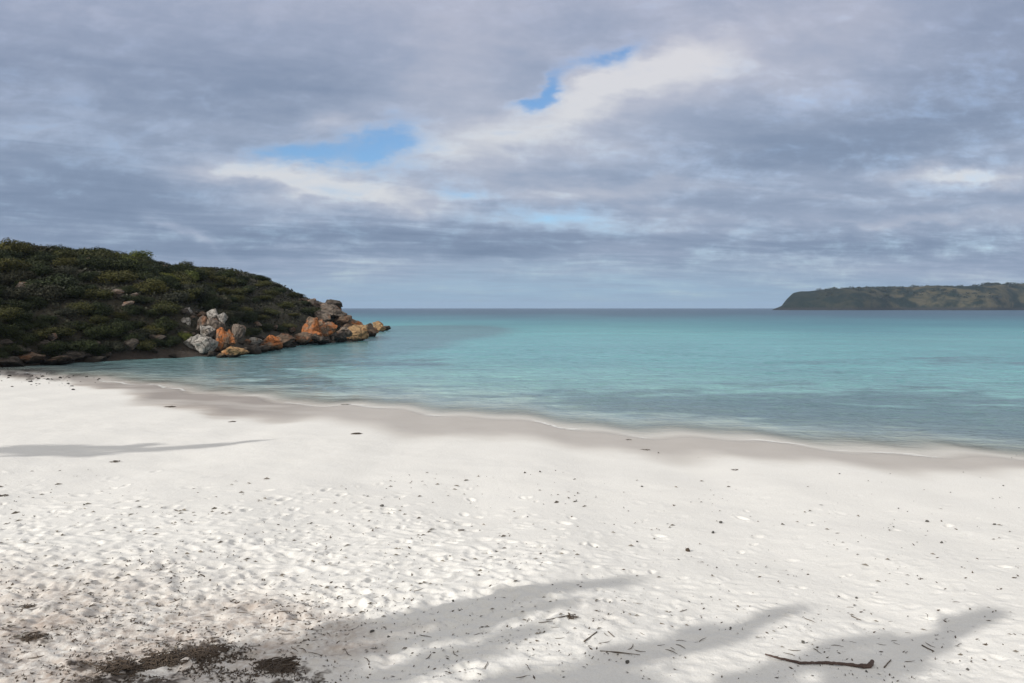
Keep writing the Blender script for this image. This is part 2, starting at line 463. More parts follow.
def mat_water():
    m, g, p, out = new_mat('sea_water')
    nt = g.nt
    co = g.n('ShaderNodeNewGeometry').outputs['Position']
    x, y, z = g.xyz(co)
    off, reef_shade = g.attr('offshore')[2], g.attr('reef_shade')[2]
    # body colour of the water: sand bottom in the shallows, deeper and bluer offshore
    lg = g.mul(g.m('LOGARITHM', g.m('MAXIMUM', off, .1), 10.0), 1 / 3.4)
    body = g.ramp(lg, [(0.0, (.50, .51, .48)), (.18, (.42, .50, .47)), (.31, (.24, .43, .425)), (.46, (.135, .375, .395)),
                       (.58, (.105, .355, .37)), (.68, (.050, .20, .25)), (.80, (.018, .075, .125)), (1.0, (.014, .05, .095))])
    pt = g.noise(g.comb(g.mul(x, .42), g.mul(y, 1.5), 2.0), .9, 6, .66, .5)
    pt2 = g.noise(g.comb(g.mul(x, .30), g.mul(y, .8), 6.0), .16, 5, .6, .4)
    rf = g.mul(reef_shade, g.ss(g.add(pt, g.mul(reef_shade, .22)), .38, .66, .25, 1.0))
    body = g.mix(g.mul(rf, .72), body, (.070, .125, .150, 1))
    body = g.mix(1.0, body, g.mix(g.ss(g.add(g.mul(pt, .5), g.mul(pt2, .5)), .34, .66), (.80, .82, .84, 1), (1.14, 1.12, 1.10, 1)), 'MULTIPLY')
    g.put(p.inputs['Base Color'], body)
    g.put(p.inputs['IOR'], 1.333)
    g.put(p.inputs['Specular IOR Level'], .5)
    g.put(p.inputs['Roughness'], g.ss(y, 20, 200, .10, .34))
    st = g.comb(g.mul(x, .55), y, 0.0)
    w1 = g.noise(st, 1.3, 4, .55, .6)
    w2 = g.noise(g.comb(g.mul(x, .7), y, 4.0), 4.6, 3, .55, .4)
    w3 = g.noise(g.comb(g.mul(x, .22), g.mul(y, .5), 8.0), .35, 4, .55, .4)
    h = g.add(g.mul(w1, .7), g.add(g.mul(w2, .22), g.mul(w3, 1.6)))
    near = g.bump(h, g.ss(y, 30, 260, 1.0, .6), .30)
    g.put(p.inputs['Normal'], near)
    # foam threads where the swash dies out
    fn = g.noise(g.comb(g.mul(x, .5), g.mul(y, 1.4), 0.0), 1.6, 5, .6)
    foam = g.mul(g.ss(g.m('ABSOLUTE', g.add(off, g.add(-.42, g.mul(g.add(fn, -.5), 1.3)))), .20, .05), g.ss(g.noise(co, .28, 2, .5), .44, .60))
    d = g.n('ShaderNodeBsdfDiffuse'); d.inputs[0].default_value = (.78, .79, .78, 1)
    tr = g.n('ShaderNodeBsdfTransparent')
    clear = g.ss(g.add(off, g.mul(g.add(fn, -.5), .8)), .1, 4.6, .92, 0.0)
    mx = g.n('ShaderNodeMixShader'); g.put(mx.inputs[0], clear)
    nt.links.new(p.outputs[0], mx.inputs[1]); nt.links.new(tr.outputs[0], mx.inputs[2])
    mf = g.n('ShaderNodeMixShader'); g.put(mf.inputs[0], g.mul(foam, .6))
    nt.links.new(mx.outputs[0], mf.inputs[1]); nt.links.new(d.outputs[0], mf.inputs[2])
    nt.links.new(mf.outputs[0], out.inputs[0])
    return m

def build_sea():
    yp = np.arange(500, 311.6, -.5)
    Yv = EYE * F / (yp - 308)
    rows = np.concatenate([np.linspace(-160, 14, 30), Yv[Yv > 14.6], np.geomspace(Yv[-1] * 1.08, 14000, 40)])
    hw = np.maximum(.80 * rows, 0) + 6
    t = np.concatenate([-np.geomspace(1.03, 60, 24)[::-1], np.linspace(-1, 1, 620), np.geomspace(1.03, 60, 24)])
    X = np.clip(t[None, :] * hw[:, None], -14000, 14000)
    X = X + np.where(np.abs(X) >= 14000, t[None, :] * 2.0, 0)
    Y = np.repeat(rows[:, None], len(t), 1)
    off = -shore(X, Y)
    amp = .10 * sstep(0.3, 9, off) * np.clip(1.6 - Y / 110, 0, 1)
    wav = (fbm(X * .55 + .3 * Y, Y * 1.0, 3, 81) - .5) * 1.4 + .7 * (fbm(X * 1.2 - .4 * Y, Y * 2.0, 2, 83) - .5)
    Z = amp * wav + .012 * sstep(0, 1, off)
    # weed and low reefs under the surface, plus painted shade at the hill foot
    def spot(px, py, rx, ry):
        y = EYE * F / (py - 308); x = (px - 512) / F * y
        return np.exp(-((X - x) / rx) ** 2 - ((Y - y) / ry) ** 2)
    rag = fbm(X * .35, Y * .5, 5, 91) - .5
    rag2 = fbm(X * .04, Y * .03, 4, 95) - .5
    r = 1.0 * spot(905, 413, 15, 9) + .9 * spot(1000, 432, 12, 6) + .75 * spot(740, 408, 5, 3.5) + .62 * spot(640, 402, 4, 2.5)
    r = r + .8 * spot(250, 382, 9, 5) + .6 * spot(300, 389, 6, 3) + 1.1 * spot(170, 369, 9, 9) + 1.3 * spot(120, 364, 11, 8) + .9 * spot(235, 362, 9, 8) + .5 * spot(330, 366, 9, 9) + .35 * spot(950, 365, 24, 14) + .4 * spot(560, 397, 6, 5)  # spots closest to the headland paint its shade onto the water
    rag = rag + .9 * (fbm(X * .5 + .15 * Y, Y * 1.5, 4, 92) - .5)
    rag = rag + 1.0 * (fbm(X * .13, Y * .22, 4, 94) - .5)
    reef_shade = sstep(.05, 1.1, r * .9 + 1.3 * rag * sstep(.02, .3, r))
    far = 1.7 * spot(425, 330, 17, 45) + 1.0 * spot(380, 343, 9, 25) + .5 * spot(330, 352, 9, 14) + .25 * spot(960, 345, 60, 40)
    reef_shade = np.clip(reef_shade + .85 * sstep(.25, .8, far + .9 * rag2 * (far > .05)), 0, 1)
    reef_shade = reef_shade * sstep(1.5, 6, off)
    off2 = off * (1 + .5 * (fbm(X * .03, Y * .02, 3, 99) - .5) * sstep(20, 60, Y))
    v = np.stack([X, Y, Z], -1).reshape(-1, 3)
    me = np_mesh('sea', v, grid_faces(*X.shape), mat_water(), True, {'offshore': off2, 'reef_shade': reef_shade})
    tag(link(bpy.data.objects.new('sea', me)), kind='structure')

def mat_soil():
    m, g, p, out = new_mat('headland_soil')
    co = g.n('ShaderNodeNewGeometry').outputs['Position']
    z = g.xyz(co)[2]
    n = g.noise(co, .9, 6, .6)
    col = g.mix(n, (.022, .020, .014, 1), (.055, .048, .030, 1))
    rock = g.mix(g.noise(co, 2.5, 5, .6), (.014, .012, .010, 1), (.075, .056, .044, 1))
    col = g.mix(g.ss(g.add(z, g.mul(n, 1.2)), 1.9, 1.0), col, rock)
    g.put(p.inputs['Base Color'], col)
    g.put(p.inputs['Roughness'], .95)
    g.put(p.inputs['Normal'], g.bump(g.noise(co, 3, 6, .65), .8, .3))
    return m
def build_headland():
    xs, ys = np.arange(-170, -14, .7), np.arange(36, 172, .7)
    X, Y = np.meshgrid(xs, ys)
    Z = head_z(X, Y) + .5 * sstep(.2, 1.5, coast_dist(X, Y)) * (fbm(X * .7, Y * .7, 4, 33) - .5) - .02
    Z = np.where(coast_dist(X, Y) < -5, -4.5, Z)
    me = np_mesh('headland', np.stack([X, Y, Z], -1).reshape(-1, 3), grid_faces(*X.shape), mat_soil())
    tag(link(bpy.data.objects.new('headland', me)), kind='structure')

# ------------------------------------------------------------------ foliage
def mat_leaf(name, dark, light, warm=None):
    m, g, p, out = new_mat(name)
    tint = g.attr('tint')[2]
    oi = g.n('ShaderNodeObjectInfo').outputs['Random']
    col = g.mix(tint, dark, light)
    col = g.mix(g.mul(g.ss(oi, .35, 1.0), .5), col, g.mix(1.0, col, warm or (1.45, 1.2, .8, 1), 'MULTIPLY'))
    g.put(p.inputs['Base Color'], col)
    g.put(p.inputs['Roughness'], .62)
    g.put(p.inputs['Specular IOR Level'], .25)
    return m
def leaf_mesh(name, lobes, n, size, mat, seed, shell=.55, up=.35):
    """many small leaf blades filling a set of ellipsoid clumps (cx,cy,cz,rx,ry,rz)"""
    rn = np.random.default_rng(seed)
    L = np.array(lobes, float)
    wgt = L[:, 3] * L[:, 4] + L[:, 3] * L[:, 5]
    k = rn.choice(len(L), n, p=wgt / wgt.sum())
    dirv = rn.normal(size=(n, 3)); dirv /= np.linalg.norm(dirv, axis=1)[:, None]
    rad = shell + (1 - shell) * rn.uniform(0, 1, n) ** .6
    rad = rad * (1 + .12 * rn.normal(size=n))
    c = L[k, :3] + dirv * rad[:, None] * L[k, 3:]
    nrm = dirv + rn.normal(size=(n, 3)) * .42 + np.array([0, 0, up])
    nrm /= np.linalg.norm(nrm, axis=1)[:, None]
    a = np.cross(nrm, rn.normal(size=(n, 3))); a /= np.linalg.norm(a, axis=1)[:, None]
    b = np.cross(nrm, a)
    s = size * rn.uniform(.55, 1.35, n)[:, None]
    bend = nrm * s * .25
    v = np.stack([c - a * s, c + b * s * .42 + bend, c + a * s, c - b * s * .42 + bend], 1).reshape(-1, 3)
    f = np.arange(n * 4).reshape(n, 4)
    lob = rn.uniform(0, 1, len(L))[k]
    tint = np.clip(.45 * lob + .55 * rn.uniform(0, 1, n) ** 1.5, 0, 1)
    return np_mesh(name, v, f, mat, False, {'tint': np.repeat(tint, 4)})
def shrub_lobes(rn, r, h, n):
    out = [(0, 0, h * .35, r * .7, r * .7, h * .5)]
    for i in range(n):
        a = rn.uniform(0, 2 * math.pi); q = r * rn.uniform(.2, .72)
        s = rn.uniform(.28, .5)
        zz = h * rn.uniform(.35, .78) * (1 - .35 * (q / r) ** 2)
        out.append((q * math.cos(a), q * math.sin(a), zz, r * s, r * s, h * s * .72))
    return out

LEAF = {}
def build_scrub():
    LEAF['dark'] = mat_leaf('leaf_dark_green', (.008, .013, .005, 1), (.042, .058, .016, 1))
    LEAF['olive'] = mat_leaf('leaf_olive', (.014, .018, .006, 1), (.098, .102, .028, 1))
    LEAF['grey'] = mat_leaf('leaf_grey_green', (.016, .020, .013, 1), (.060, .062, .040, 1))
    LEAF['bright'] = mat_leaf('leaf_yellow_green', (.035, .052, .010, 1), (.145, .165, .034, 1))
    LEAF['rust'] = mat_leaf('leaf_rusty', (.035, .018, .012, 1), (.12, .06, .035, 1), (1.1, 1.0, 1.0, 1))
    rn = np.random.default_rng(11)
    protos = {}
    for kind, cnt in (('dark', 4), ('olive', 3), ('grey', 2), ('bright', 1), ('rust', 1)):
        protos[kind] = [leaf_mesh('coastal_shrub', shrub_lobes(rn, 1.0, 1.0, rn.integers(7, 13)), 2600, .062, LEAF[kind], 100 + i + 10 * len(protos))
                        for i in range(cnt)]
    desc = {'dark': 'dense dark green rounded shrub', 'olive': 'olive green rounded shrub', 'grey': 'dull grey green shrub',
            'bright': 'bright yellow green shrub', 'rust': 'rusty brown twiggy shrub'}
    placed = []
    def put(kind, x, y, r, h, label, group, sink=.15, z=None):
        me = protos[kind][rn.integers(len(protos[kind]))]
        o = bpy.data.objects.new('coastal_shrub', me)
        o.location = (x, y, (ground(x, y) if z is None else z) - sink * h)
        o.rotation_euler = (rn.normal(0, .08), rn.normal(0, .08), rn.uniform(0, 6.28))
        o.scale = (r * rn.uniform(.9, 1.15), r * rn.uniform(.9, 1.15), h)
        tag(link(o), label, 'shrub', group)
        placed.append((x, y, r))
        return o
    # the few one can single out
    for kind, px, py, Y, r, h, label in (
        ('rust', 22, 246, 84, 1.7, 1.6, 'rusty brown shrub standing up on the skyline at the far left end of the hill'),
        ('bright', 105, 254, 82, 1.6, 1.3, 'yellow green shrub on the hilltop near the left, lit by sun'),
        ('bright', 122, 252, 86, 1.4, 1.2, 'small yellow green shrub on the skyline right beside a larger yellow green one'),
        ('bright', 208, 310, 73, 1.2, .9, 'bright yellow green bush growing just above the white boulders'),
        ('bright', 187, 333, 69.5, .8, .9, 'low yellow green bush at the left foot of the white boulders'),
        ('dark', 98, 250, 86, 1.5, 1.5, 'dark green shrub rising above the hilltop beside the yellow green shrubs'),
        ('dark', 150, 255, 90, 1.0, 1.1, 'small dark bush breaking the skyline halfway along the hill'),
        ('dark', 172, 258, 92, 1.0, 1.2, 'small dark bush on the skyline next to a bare rock'),
        ('grey', 218, 300, 76, 1.6, 1.4, 'blue green rounded shrub on the slope above the yellow green bush')):
        x = (px - 512) / F * Y
        zz = ground(x, Y)
        put(kind, x, Y, r, h, label, 'shrubs that stand out on the headland', .1)
    tries = 0
    n = 0
    while n < 285 and tries < 30000:
        tries += 1
        Y = rn.uniform(55, 112); x = rn.uniform(-62, -20)
        foot = tries < 5000 and n < 60
        if foot: Y = rn.uniform(54, 70); x = rn.uniform(-48, -29)
        px = 512 + F * x / Y
        if px < -25 or px > 342: continue
        d = float(coast_dist(np.array([x]), np.array([Y]))[0])
        if foot and (d > 5 or px > 176): continue
        if d < (.5 if px < 182 else 1.5) or (px > 296 and d < 4.6): continue
        if 176 < px < 248 and Y < 75.5: continue
        ridge = np.interp(x, [-62, -45, -32, -24], [90, 96, 104, 108])
        if Y > ridge + 3: continue
        mind = 1.15 if foot else np.interp(Y, [55, 70, 110], [1.6, 1.85, 2.2])
        if any((x - a) ** 2 + (Y - b) ** 2 < mind ** 2 for a, b, _ in placed): continue
        up = (ridge - Y) / 30
        q = rn.uniform()
        if up < .45: kind = 'olive' if q < .42 else ('dark' if q < .76 else ('grey' if q < .87 else 'bright'))
        else: kind = 'dark' if q < .66 else ('olive' if q < .84 else 'grey')
        if px > 235 and kind == 'bright': kind = 'olive'
        zone = 'high on the headland' if up < .3 else ('midway up the headland' if up < .62 else 'low on the headland')
        side = 'towards its point' if px > 235 else ('in its middle part' if px > 110 else 'towards its left end')
        r = rn.uniform(1.2, 2.3) * np.interp(px, [200, 260], [1, .72]) * (.72 if foot else 1); h = r * rn.uniform(.62, .95)
        if px > 250: h *= .75
        put(kind, x, Y, r, h, f'{desc[kind]} {zone} {side}', f'{kind} shrubs covering the headland')
        n += 1
    # ground cover between the shrubs
    m = 46000
    Y = rn.uniform(54, 114, m); X = rn.uniform(-66, -20, m)
    d = coast_dist(X, Y)
    ok = (d > np.where(512 + F * X / Y < 180, .5, 1.6)) & (512 + F * X / Y > -40) & (rn.uniform(0, 1, m) < .9)
    X, Y = X[ok], Y[ok]
    Z = head_z(X, Y) + .35 * rn.uniform(0, 1, len(X)) ** 2 + .1
    c = np.stack([X, Y, Z], -1); k = len(c)
    nrm = rn.normal(size=(k, 3)) * .7 + (0, 0, .7); nrm /= np.linalg.norm(nrm, axis=1)[:, None]
    a = np.cross(nrm, rn.normal(size=(k, 3))); a /= np.linalg.norm(a, axis=1)[:, None]
    b = np.cross(nrm, a); s = rn.uniform(.08, .22, k)[:, None]
    v = np.stack([c - a * s, c + b * s * .5, c + a * s, c - b * s * .5], 1).reshape(-1, 3)
    me = np_mesh('ground_cover', v, np.arange(k * 4).reshape(k, 4), LEAF['grey'], False, {'tint': np.repeat(rn.uniform(0, 1, k), 4)})
    tag(link(bpy.data.objects.new('ground_cover', me)), 'low heath and leaf litter filling the gaps between the headland shrubs', 'heath', kind='stuff')

# ------------------------------------------------------------------ rocks
def mat_rock(name, base, second, lichen, la, dark=.5, tide=.5):
    m, g, p, out = new_mat(name)
    tc = g.n('ShaderNodeTexCoord').outputs['Object']
    oi = g.n('ShaderNodeObjectInfo').outputs['Random']
    co = g.n('ShaderNodeNewGeometry').outputs['Position']
    z = g.xyz(co)[2]
    vec = g.n('ShaderNodeVectorMath', operation='ADD')
    g.put(vec.inputs[0], tc); g.put(vec.inputs[1], g.comb(g.mul(oi, 31.0), g.mul(oi, 17.0), 0.0))
    v = vec.outputs[0]
    n1 = g.noise(v, 1.0, 6, .62, .3); n2 = g.noise(v, 3.2, 6, .62); n3 = g.noise(v, 9, 4, .6)
    col = g.mix(g.ss(n2, .32, .68), base, second)
    lm = g.mul(g.ss(g.add(n1, g.mul(g.add(n3, -.5), .25)), .60 - la * .3, .74 - la * .3), min(1, .4 + la))
    col = g.mix(lm, col, lichen)
    cr = g.ss(g.voro(g.n('ShaderNodeVectorMath', operation='ADD').outputs[0] if False else v, .9, 'DISTANCE_TO_EDGE'), .0, .05, 1, 0)
    ck = g.m('MAXIMUM', g.mul(cr, g.ss(n2, .40, .55)), g.m('MAXIMUM', g.ss(n3, .56, .68), g.ss(n2, .58, .70)))
    col = g.mix(g.mul(ck, dark), col, (.035, .028, .022, 1))
    # black tide line of algae above the water
    col = g.mix(g.ss(g.add(z, g.mul(g.add(n2, -.5), .7)), tide, tide * .45), col, (.028, .024, .020, 1))
    g.put(p.inputs['Base Color'], col)
    g.put(p.inputs['Roughness'], .88)
    g.put(p.inputs['Specular IOR Level'], .25)
    h = g.add(g.mul(n2, .7), g.add(g.mul(n3, .4), g.mul(ck, -.35)))
    g.put(p.inputs['Normal'], g.bump(h, .75, .22))
    return m
ROCK = {}
def rock_mesh(seed, sub=4, cuts=17, rough=.17, mat=None):
    r = random.Random(seed)
    bm = bmesh.new()
    bmesh.ops.create_icosphere(bm, subdivisions=sub, radius=1)
    planes = []
    for _ in range(cuts):
        n = Vector((r.gauss(0, 1), r.gauss(0, 1), r.gauss(0, .8))).normalized()
        planes.append((n, r.uniform(.46, .84)))
    off = Vector((r.uniform(-50, 50), r.uniform(-50, 50), r.uniform(-50, 50)))
    for v in bm.verts:
        p = v.co.copy()
        for n, c in planes:
            q = p.dot(n) - c
            if q > 0: p -= n * q * .93
        f = 1 + rough * 1.6 * mnoise.noise(p * 1.1 + off) + rough * .9 * mnoise.noise(p * 2.6 + off) + rough * .5 * mnoise.noise(p * 6 + off)
        f -= .13 * max(0, 1 - abs(mnoise.noise(p * 1.5 + off * 2)) / .07) + .07 * max(0, 1 - abs(mnoise.noise(p * 3.1 - off)) / .06)
        v.co = p * f
    me = bpy.data.meshes.new('boulder')
    bm.to_mesh(me); bm.free()
    me.polygons.foreach_set('use_smooth', [True] * len(me.polygons))
    try: me.set_sharp_from_angle(angle=R(38))
    except Exception: pass
    if mat: me.materials.append(mat)
    return me
def rock(px, py, Y, w, h, mat, label=None, group=None, depth=None, seed=None, rz=None, name='boulder', z=None, sub=4, tilt=.12):
    """boulder whose middle stands at pixel column px, foot at row py at range Y, w x h metres"""
    x = (px - 512) / F * Y
    zb = EYE - (py - 308) / F * Y if z is None else z
    o = bpy.data.objects.new(name, rock_mesh(seed if seed is not None else rnd.randrange(9999), sub, mat=ROCK[mat]))
    s = 1.22
    o.scale = (w / 2 * s, (depth or w * .8) / 2 * s, h / 2 * s)
    o.rotation_euler = (rnd.gauss(0, tilt), rnd.gauss(0, tilt), rnd.uniform(-.5, .5) if rz is None else rz)
    o.location = (x, Y, zb + h * .42)
    return tag(link(o), label, 'boulder', group)

def build_rocks():
    ROCK['white'] = mat_rock('rock_pale', (.19, .175, .16, 1), (.50, .475, .44, 1), (.30, .20, .11, 1), .15, .95, .5)
    ROCK['orange'] = mat_rock('rock_orange_lichen', (.13, .10, .08, 1), (.30, .20, .13, 1), (.42, .145, .045, 1), .56, .95, .5)
    ROCK['gold'] = mat_rock('rock_golden', (.20, .13, .07, 1), (.44, .29, .15, 1), (.40, .17, .06, 1), .35, .9, .45)
    ROCK['brown'] = mat_rock('rock_brown', (.085, .062, .048, 1), (.19, .135, .095, 1), (.30, .12, .05, 1), .30, .8, .6)
    ROCK['dark'] = mat_rock('rock_dark', (.035, .030, .027, 1), (.10, .085, .072, 1), (.16, .10, .06, 1), .12, .7, .6)
    ROCK['pink'] = mat_rock('rock_pinkish', (.085, .07, .06, 1), (.25, .205, .17, 1), (.30, .14, .07, 1), .28, .9, .4)
    G1 = 'boulders of the pale outcrop at the shore'
    # the pale and orange outcrop
    rock(184, 337, 71.6, 1.5, 2.2, 'white', 'pale boulder at the upper left of the outcrop with a yellow green bush below', G1, seed=3)
    rock(187, 320, 73.3, 1.7, 1.5, 'white', 'small white boulder capping the upper left of the outcrop', G1, seed=5)
    rock(178, 326, 73.0, .9, .9, 'pink', 'small grey block left of the upper white boulders', G1, seed=6)
    rock(216, 340, 72.5, 2.2, 2.6, 'pink', 'tall grey brown boulder in the middle of the outcrop', G1, seed=8)
    rock(213, 321, 73.4, 1.4, 1.2, 'white', 'white boulder crowning the outcrop, left one of two', G1, seed=12)
    rock(222, 323, 73.4, 1.2, 1.3, 'white', 'white boulder crowning the outcrop, right one of two', G1, seed=14)
    rock(203, 330, 71.8, 1.3, 1.3, 'pink', 'rounded tan boulder wedged between the white boulders', G1, seed=13)
    rock(206, 338, 71.0, 1.7, 1.3, 'white', 'pale boulder wedged above the large cracked white one', G1, seed=16)
    rock(195, 352, 69.3, 1.5, 1.9, 'white', 'cracked white boulder at the water, left end of the outcrop', G1, seed=21, depth=1.5)
    rock(206, 353, 68.6, 1.7, 2.0, 'white', 'large cracked white boulder at the water beside the orange one', G1, seed=22, depth=1.5)
    rock(221, 348, 69.8, 1.4, 1.8, 'orange', 'orange lichen covered boulder right of the large white boulder', G1, seed=24)
    rock(229, 346, 70.2, 1.3, 1.7, 'orange', 'smaller orange boulder behind the golden boulder', G1, seed=25)
    rock(237, 343, 71.6, 1.5, 2.5, 'pink', 'upright brownish boulder at the right flank of the pale outcrop', G1, seed=26)
    rock(233, 358, 67.3, 2.5, 1.2, 'gold', 'low golden boulder lying in the water in front of the outcrop', G1, seed=31, depth=1.8)
    rock(222, 359, 67.0, 1.2, .55, 'gold', 'small golden rock awash left of the low golden boulder', G1, seed=32)
    rock(213, 357, 67.8, .9, .6, 'dark', 'small black wet boulder tucked between white and golden boulders', G1, seed=33)
    for i in range(26):
        px, Y = rnd.uniform(176, 252), rnd.uniform(69.6, 75.5)
        x = (px - 512) / F * Y
        if float(coast_dist(np.array([x]), np.array([Y]))[0]) < -.3: continue
        w = rnd.uniform(.5, 1.15)
        mt = ('dark', 'pink', 'brown')[i % 3]
        rock(px, 0, Y, w, w * rnd.uniform(.5, .8), mt, f"small {('blackish', 'greyish', 'brown')[i % 3]} block filling gaps among the big boulders of the pale outcrop",
             'small blocks among the pale outcrop', z=ground(x, Y) - .08, sub=3)
    # middle run
    G2 = 'boulders along the shore between the outcrop and the point'
    rock(254, 346, 76, 1.5, .9, 'white', 'small white boulder right of the golden boulder', G2, seed=41)
    rock(272, 348, 77, 2.4, 1.4, 'orange', 'squat orange brown boulder between the outcrop and the orange crag', G2, seed=44)
    rock(285, 344, 82, 2.6, 1.3, 'brown', 'brown boulder at the water left of the orange crag', G2, seed=46)
    rock(262, 351, 74, 1.8, .6, 'dark', 'flat black boulder awash right of the golden boulder', G2, seed=47)
    # orange crag
    G3 = 'boulders at the point of the headland'
    rock(311, 335, 92, 2.4, 2.2, 'orange', 'big bright orange boulder standing above the water near the point', G3, seed=52)
    rock(327, 337, 93, 2.4, 2.0, 'orange', 'orange boulder leaning on the right of the big bright orange one', G3, seed=55)
    rock(320, 330, 94, 2.2, 1.6, 'orange', 'upper orange boulder between the two big orange ones', G3, seed=53)
    rock(314, 342, 91, 1.8, 1.6, 'orange', 'orange boulder low in front of the big bright orange one', G3, seed=54)
    rock(303, 343, 89, 2.4, 1.3, 'brown', 'brown boulder at the waterline under the big orange one', G3, seed=57)
    rock(320, 344, 91, 3.6, 1.1, 'dark', 'long dark boulder at the waterline under the orange ones', G3, seed=58)
    rock(338, 343, 96, 2.6, 1.6, 'dark', 'black boulder between the orange crag and the pale round boulder', G3, seed=61)
    rock(345, 338, 98, 2.0, 1.6, 'pink', 'grey boulder behind the pale orange round boulder', G3, seed=63)
    rock(357, 341, 101, 3.4, 2.3, 'gold', 'round pale orange boulder at the tip of the point', G3, seed=66)
    rock(352, 333, 107, 3.0, 2.3, 'orange', 'orange brown boulder above and behind the pale round boulder', G3, seed=68)
    rock(370, 335, 116, 2.6, 1.9, 'brown', 'brown boulder with an orange edge right of the pale round boulder', G3, seed=70)
    rock(379, 331, 138, 2.8, 1.8, 'gold', 'yellowish outlying boulder beyond the point', G3, seed=73)
    rock(386, 330.5, 146, 2.4, 1.2, 'dark', 'small dark outermost boulder beyond the point', G3, seed=75)
    # bare rock slope of the point
    G4 = 'rock slabs on the crest of the point'
    for px, py, Y, w, h, mt, sd, lb in (
        (312, 309, 104, 2.6, 1.3, 'pink', 81, 'pinkish grey slab on the crest left of the dark knob'),
        (331, 310, 106, 3.2, 1.5, 'dark', 83, 'dark knob of rock at the top of the point'),
        (324, 309, 104.5, 2.0, 1.2, 'pink', 84, 'grey block on the crest just left of the dark knob'),
        (333, 317, 103, 3.6, 1.9, 'pink', 85, 'grey slab sloping below the dark knob'),
        (343, 325, 103, 2.4, 2.0, 'brown', 87, 'brown rock face at the right shoulder of the point'),
        (322, 320, 100, 2.4, 1.4, 'pink', 89, 'grey brown slab above the bright orange boulder'),
        (346, 334, 101, 2.0, 1.8, 'brown', 90, 'brown block under the right shoulder of the point'),
        (302, 303, 104, 1.7, .7, 'pink', 91, 'small pinkish slab on the skyline left of the dark knob')):
        rock(px, py, Y, w, h, mt, lb, G4, seed=sd)
    # pale stones showing through the scrub
    for i, (px, Y, w) in enumerate(((25, 66, 1.8), (165, 92, 1.0), (155, 80, 1.3), (118, 70, 1.6), (128, 69, 1.2), (136, 71, 1.0), (163, 71, 1.3), (88, 76, 1.1), (40, 72, 1.0), (130, 66, .9), (52, 61, 1.3), (258, 84, 1.3), (292, 92, 1.4), (275, 88, 1.1))):
        x = (px - 512) / F * Y
        w *= .75
        o = rock(px, 0, Y, w, w * .62, 'pink', None, None, seed=200 + i, z=ground(x, Y) + .25, sub=3)
        tag(o, 'greyish rock showing through the scrub of the headland' if i > 1 else ('flat pale rock low on the left slope amid black scrub' if i == 0 else 'small pale rock on the skyline between two dark bushes'),
            'boulder', 'grey rocks showing through the scrub')
    # dark rocks all along the foot of the hill
    pts = np.array([(-44, 53.4), (-39, 55.0), (-36.3, 60.5), (-31.5, 65.8), (-25.8, 68.5), (-25.6, 75), (-26, 82), (-25.8, 90), (-21.2, 99)])
    k = 0
    for a, b in zip(pts[:-1], pts[1:]):
        L = np.hypot(*(b - a)); q = 0
        while q < L:
            c = a + (b - a) * q / L
            w = rnd.uniform(.6, 1.9)
            X, Yy = c[0] + rnd.uniform(-1.4, .5), c[1] + rnd.uniform(-.5, 2.4)
            px = 512 + F * X / Yy
            if not 182 < px < 246:
                mt = rnd.choice(['dark', 'dark', 'brown']) if px > 246 else 'dark'
                o = rock(px, 0, Yy, w, w * rnd.uniform(.35, .65), mt, None, None, z=max(-.12, ground(X, Yy) - .10), sub=3)
                where = 'at the left end of the shaded shore' if px < 90 else ('at the foot of the hill left of the pale outcrop' if px < 190 else 'at the foot of the hill towards the point')
                tag(o, f"{'wet black' if mt == 'dark' else 'rusty brown'} rock {where}", 'boulder', 'dark rocks along the foot of the headland')
                k += 1
            q += w * .55
    # low rust-brown shelf at the left where beach meets hill
    for px, py, w, h, mt, sd, lb in ((58, 364, 3.4, .7, 'brown', 301, 'long flat rusty slab at the beach end of the hill'),
                                     (30, 362, 2.6, .9, 'brown', 302, 'rusty slab left of the long flat slab'),
                                     (8, 366, 2.6, .8, 'dark', 303, 'dark slab at the left edge above the beach'),
                                     (90, 367, 2.0, .4, 'dark', 304, 'low dark slab reaching into the water right of the rusty slab')):
        p = at(px, py)
        rock(px, py, p.y, w, h, mt, lb, 'slabs where the beach meets the hill', seed=sd, z=p.z - .1)
    # stones on the beach near the rocks
    for i in range(80):
        px = rnd.uniform(-4, 70) if i % 3 else rnd.uniform(20, 100)
        py = 376 + rnd.gauss(0, 4.2) + (px * .06 if i % 3 else 4)
        p = at(px, max(372, py))
        w = .06 + .24 * rnd.random() ** 2.4
        o = rock(px, py, p.y, w, w * .6, ('brown', 'pink')[i % 2] if i % 3 else 'white', None, None, z=p.z - .25 * w, sub=2, name='stone')
        tag(o, (('small brown stone', 'small grey brown stone')[i % 2] if i % 3 else 'small pale stone') + ' on the sand at the far left end of the beach', 'stone', 'stones at the left end of the beach')
        o['category'] = 'stone'

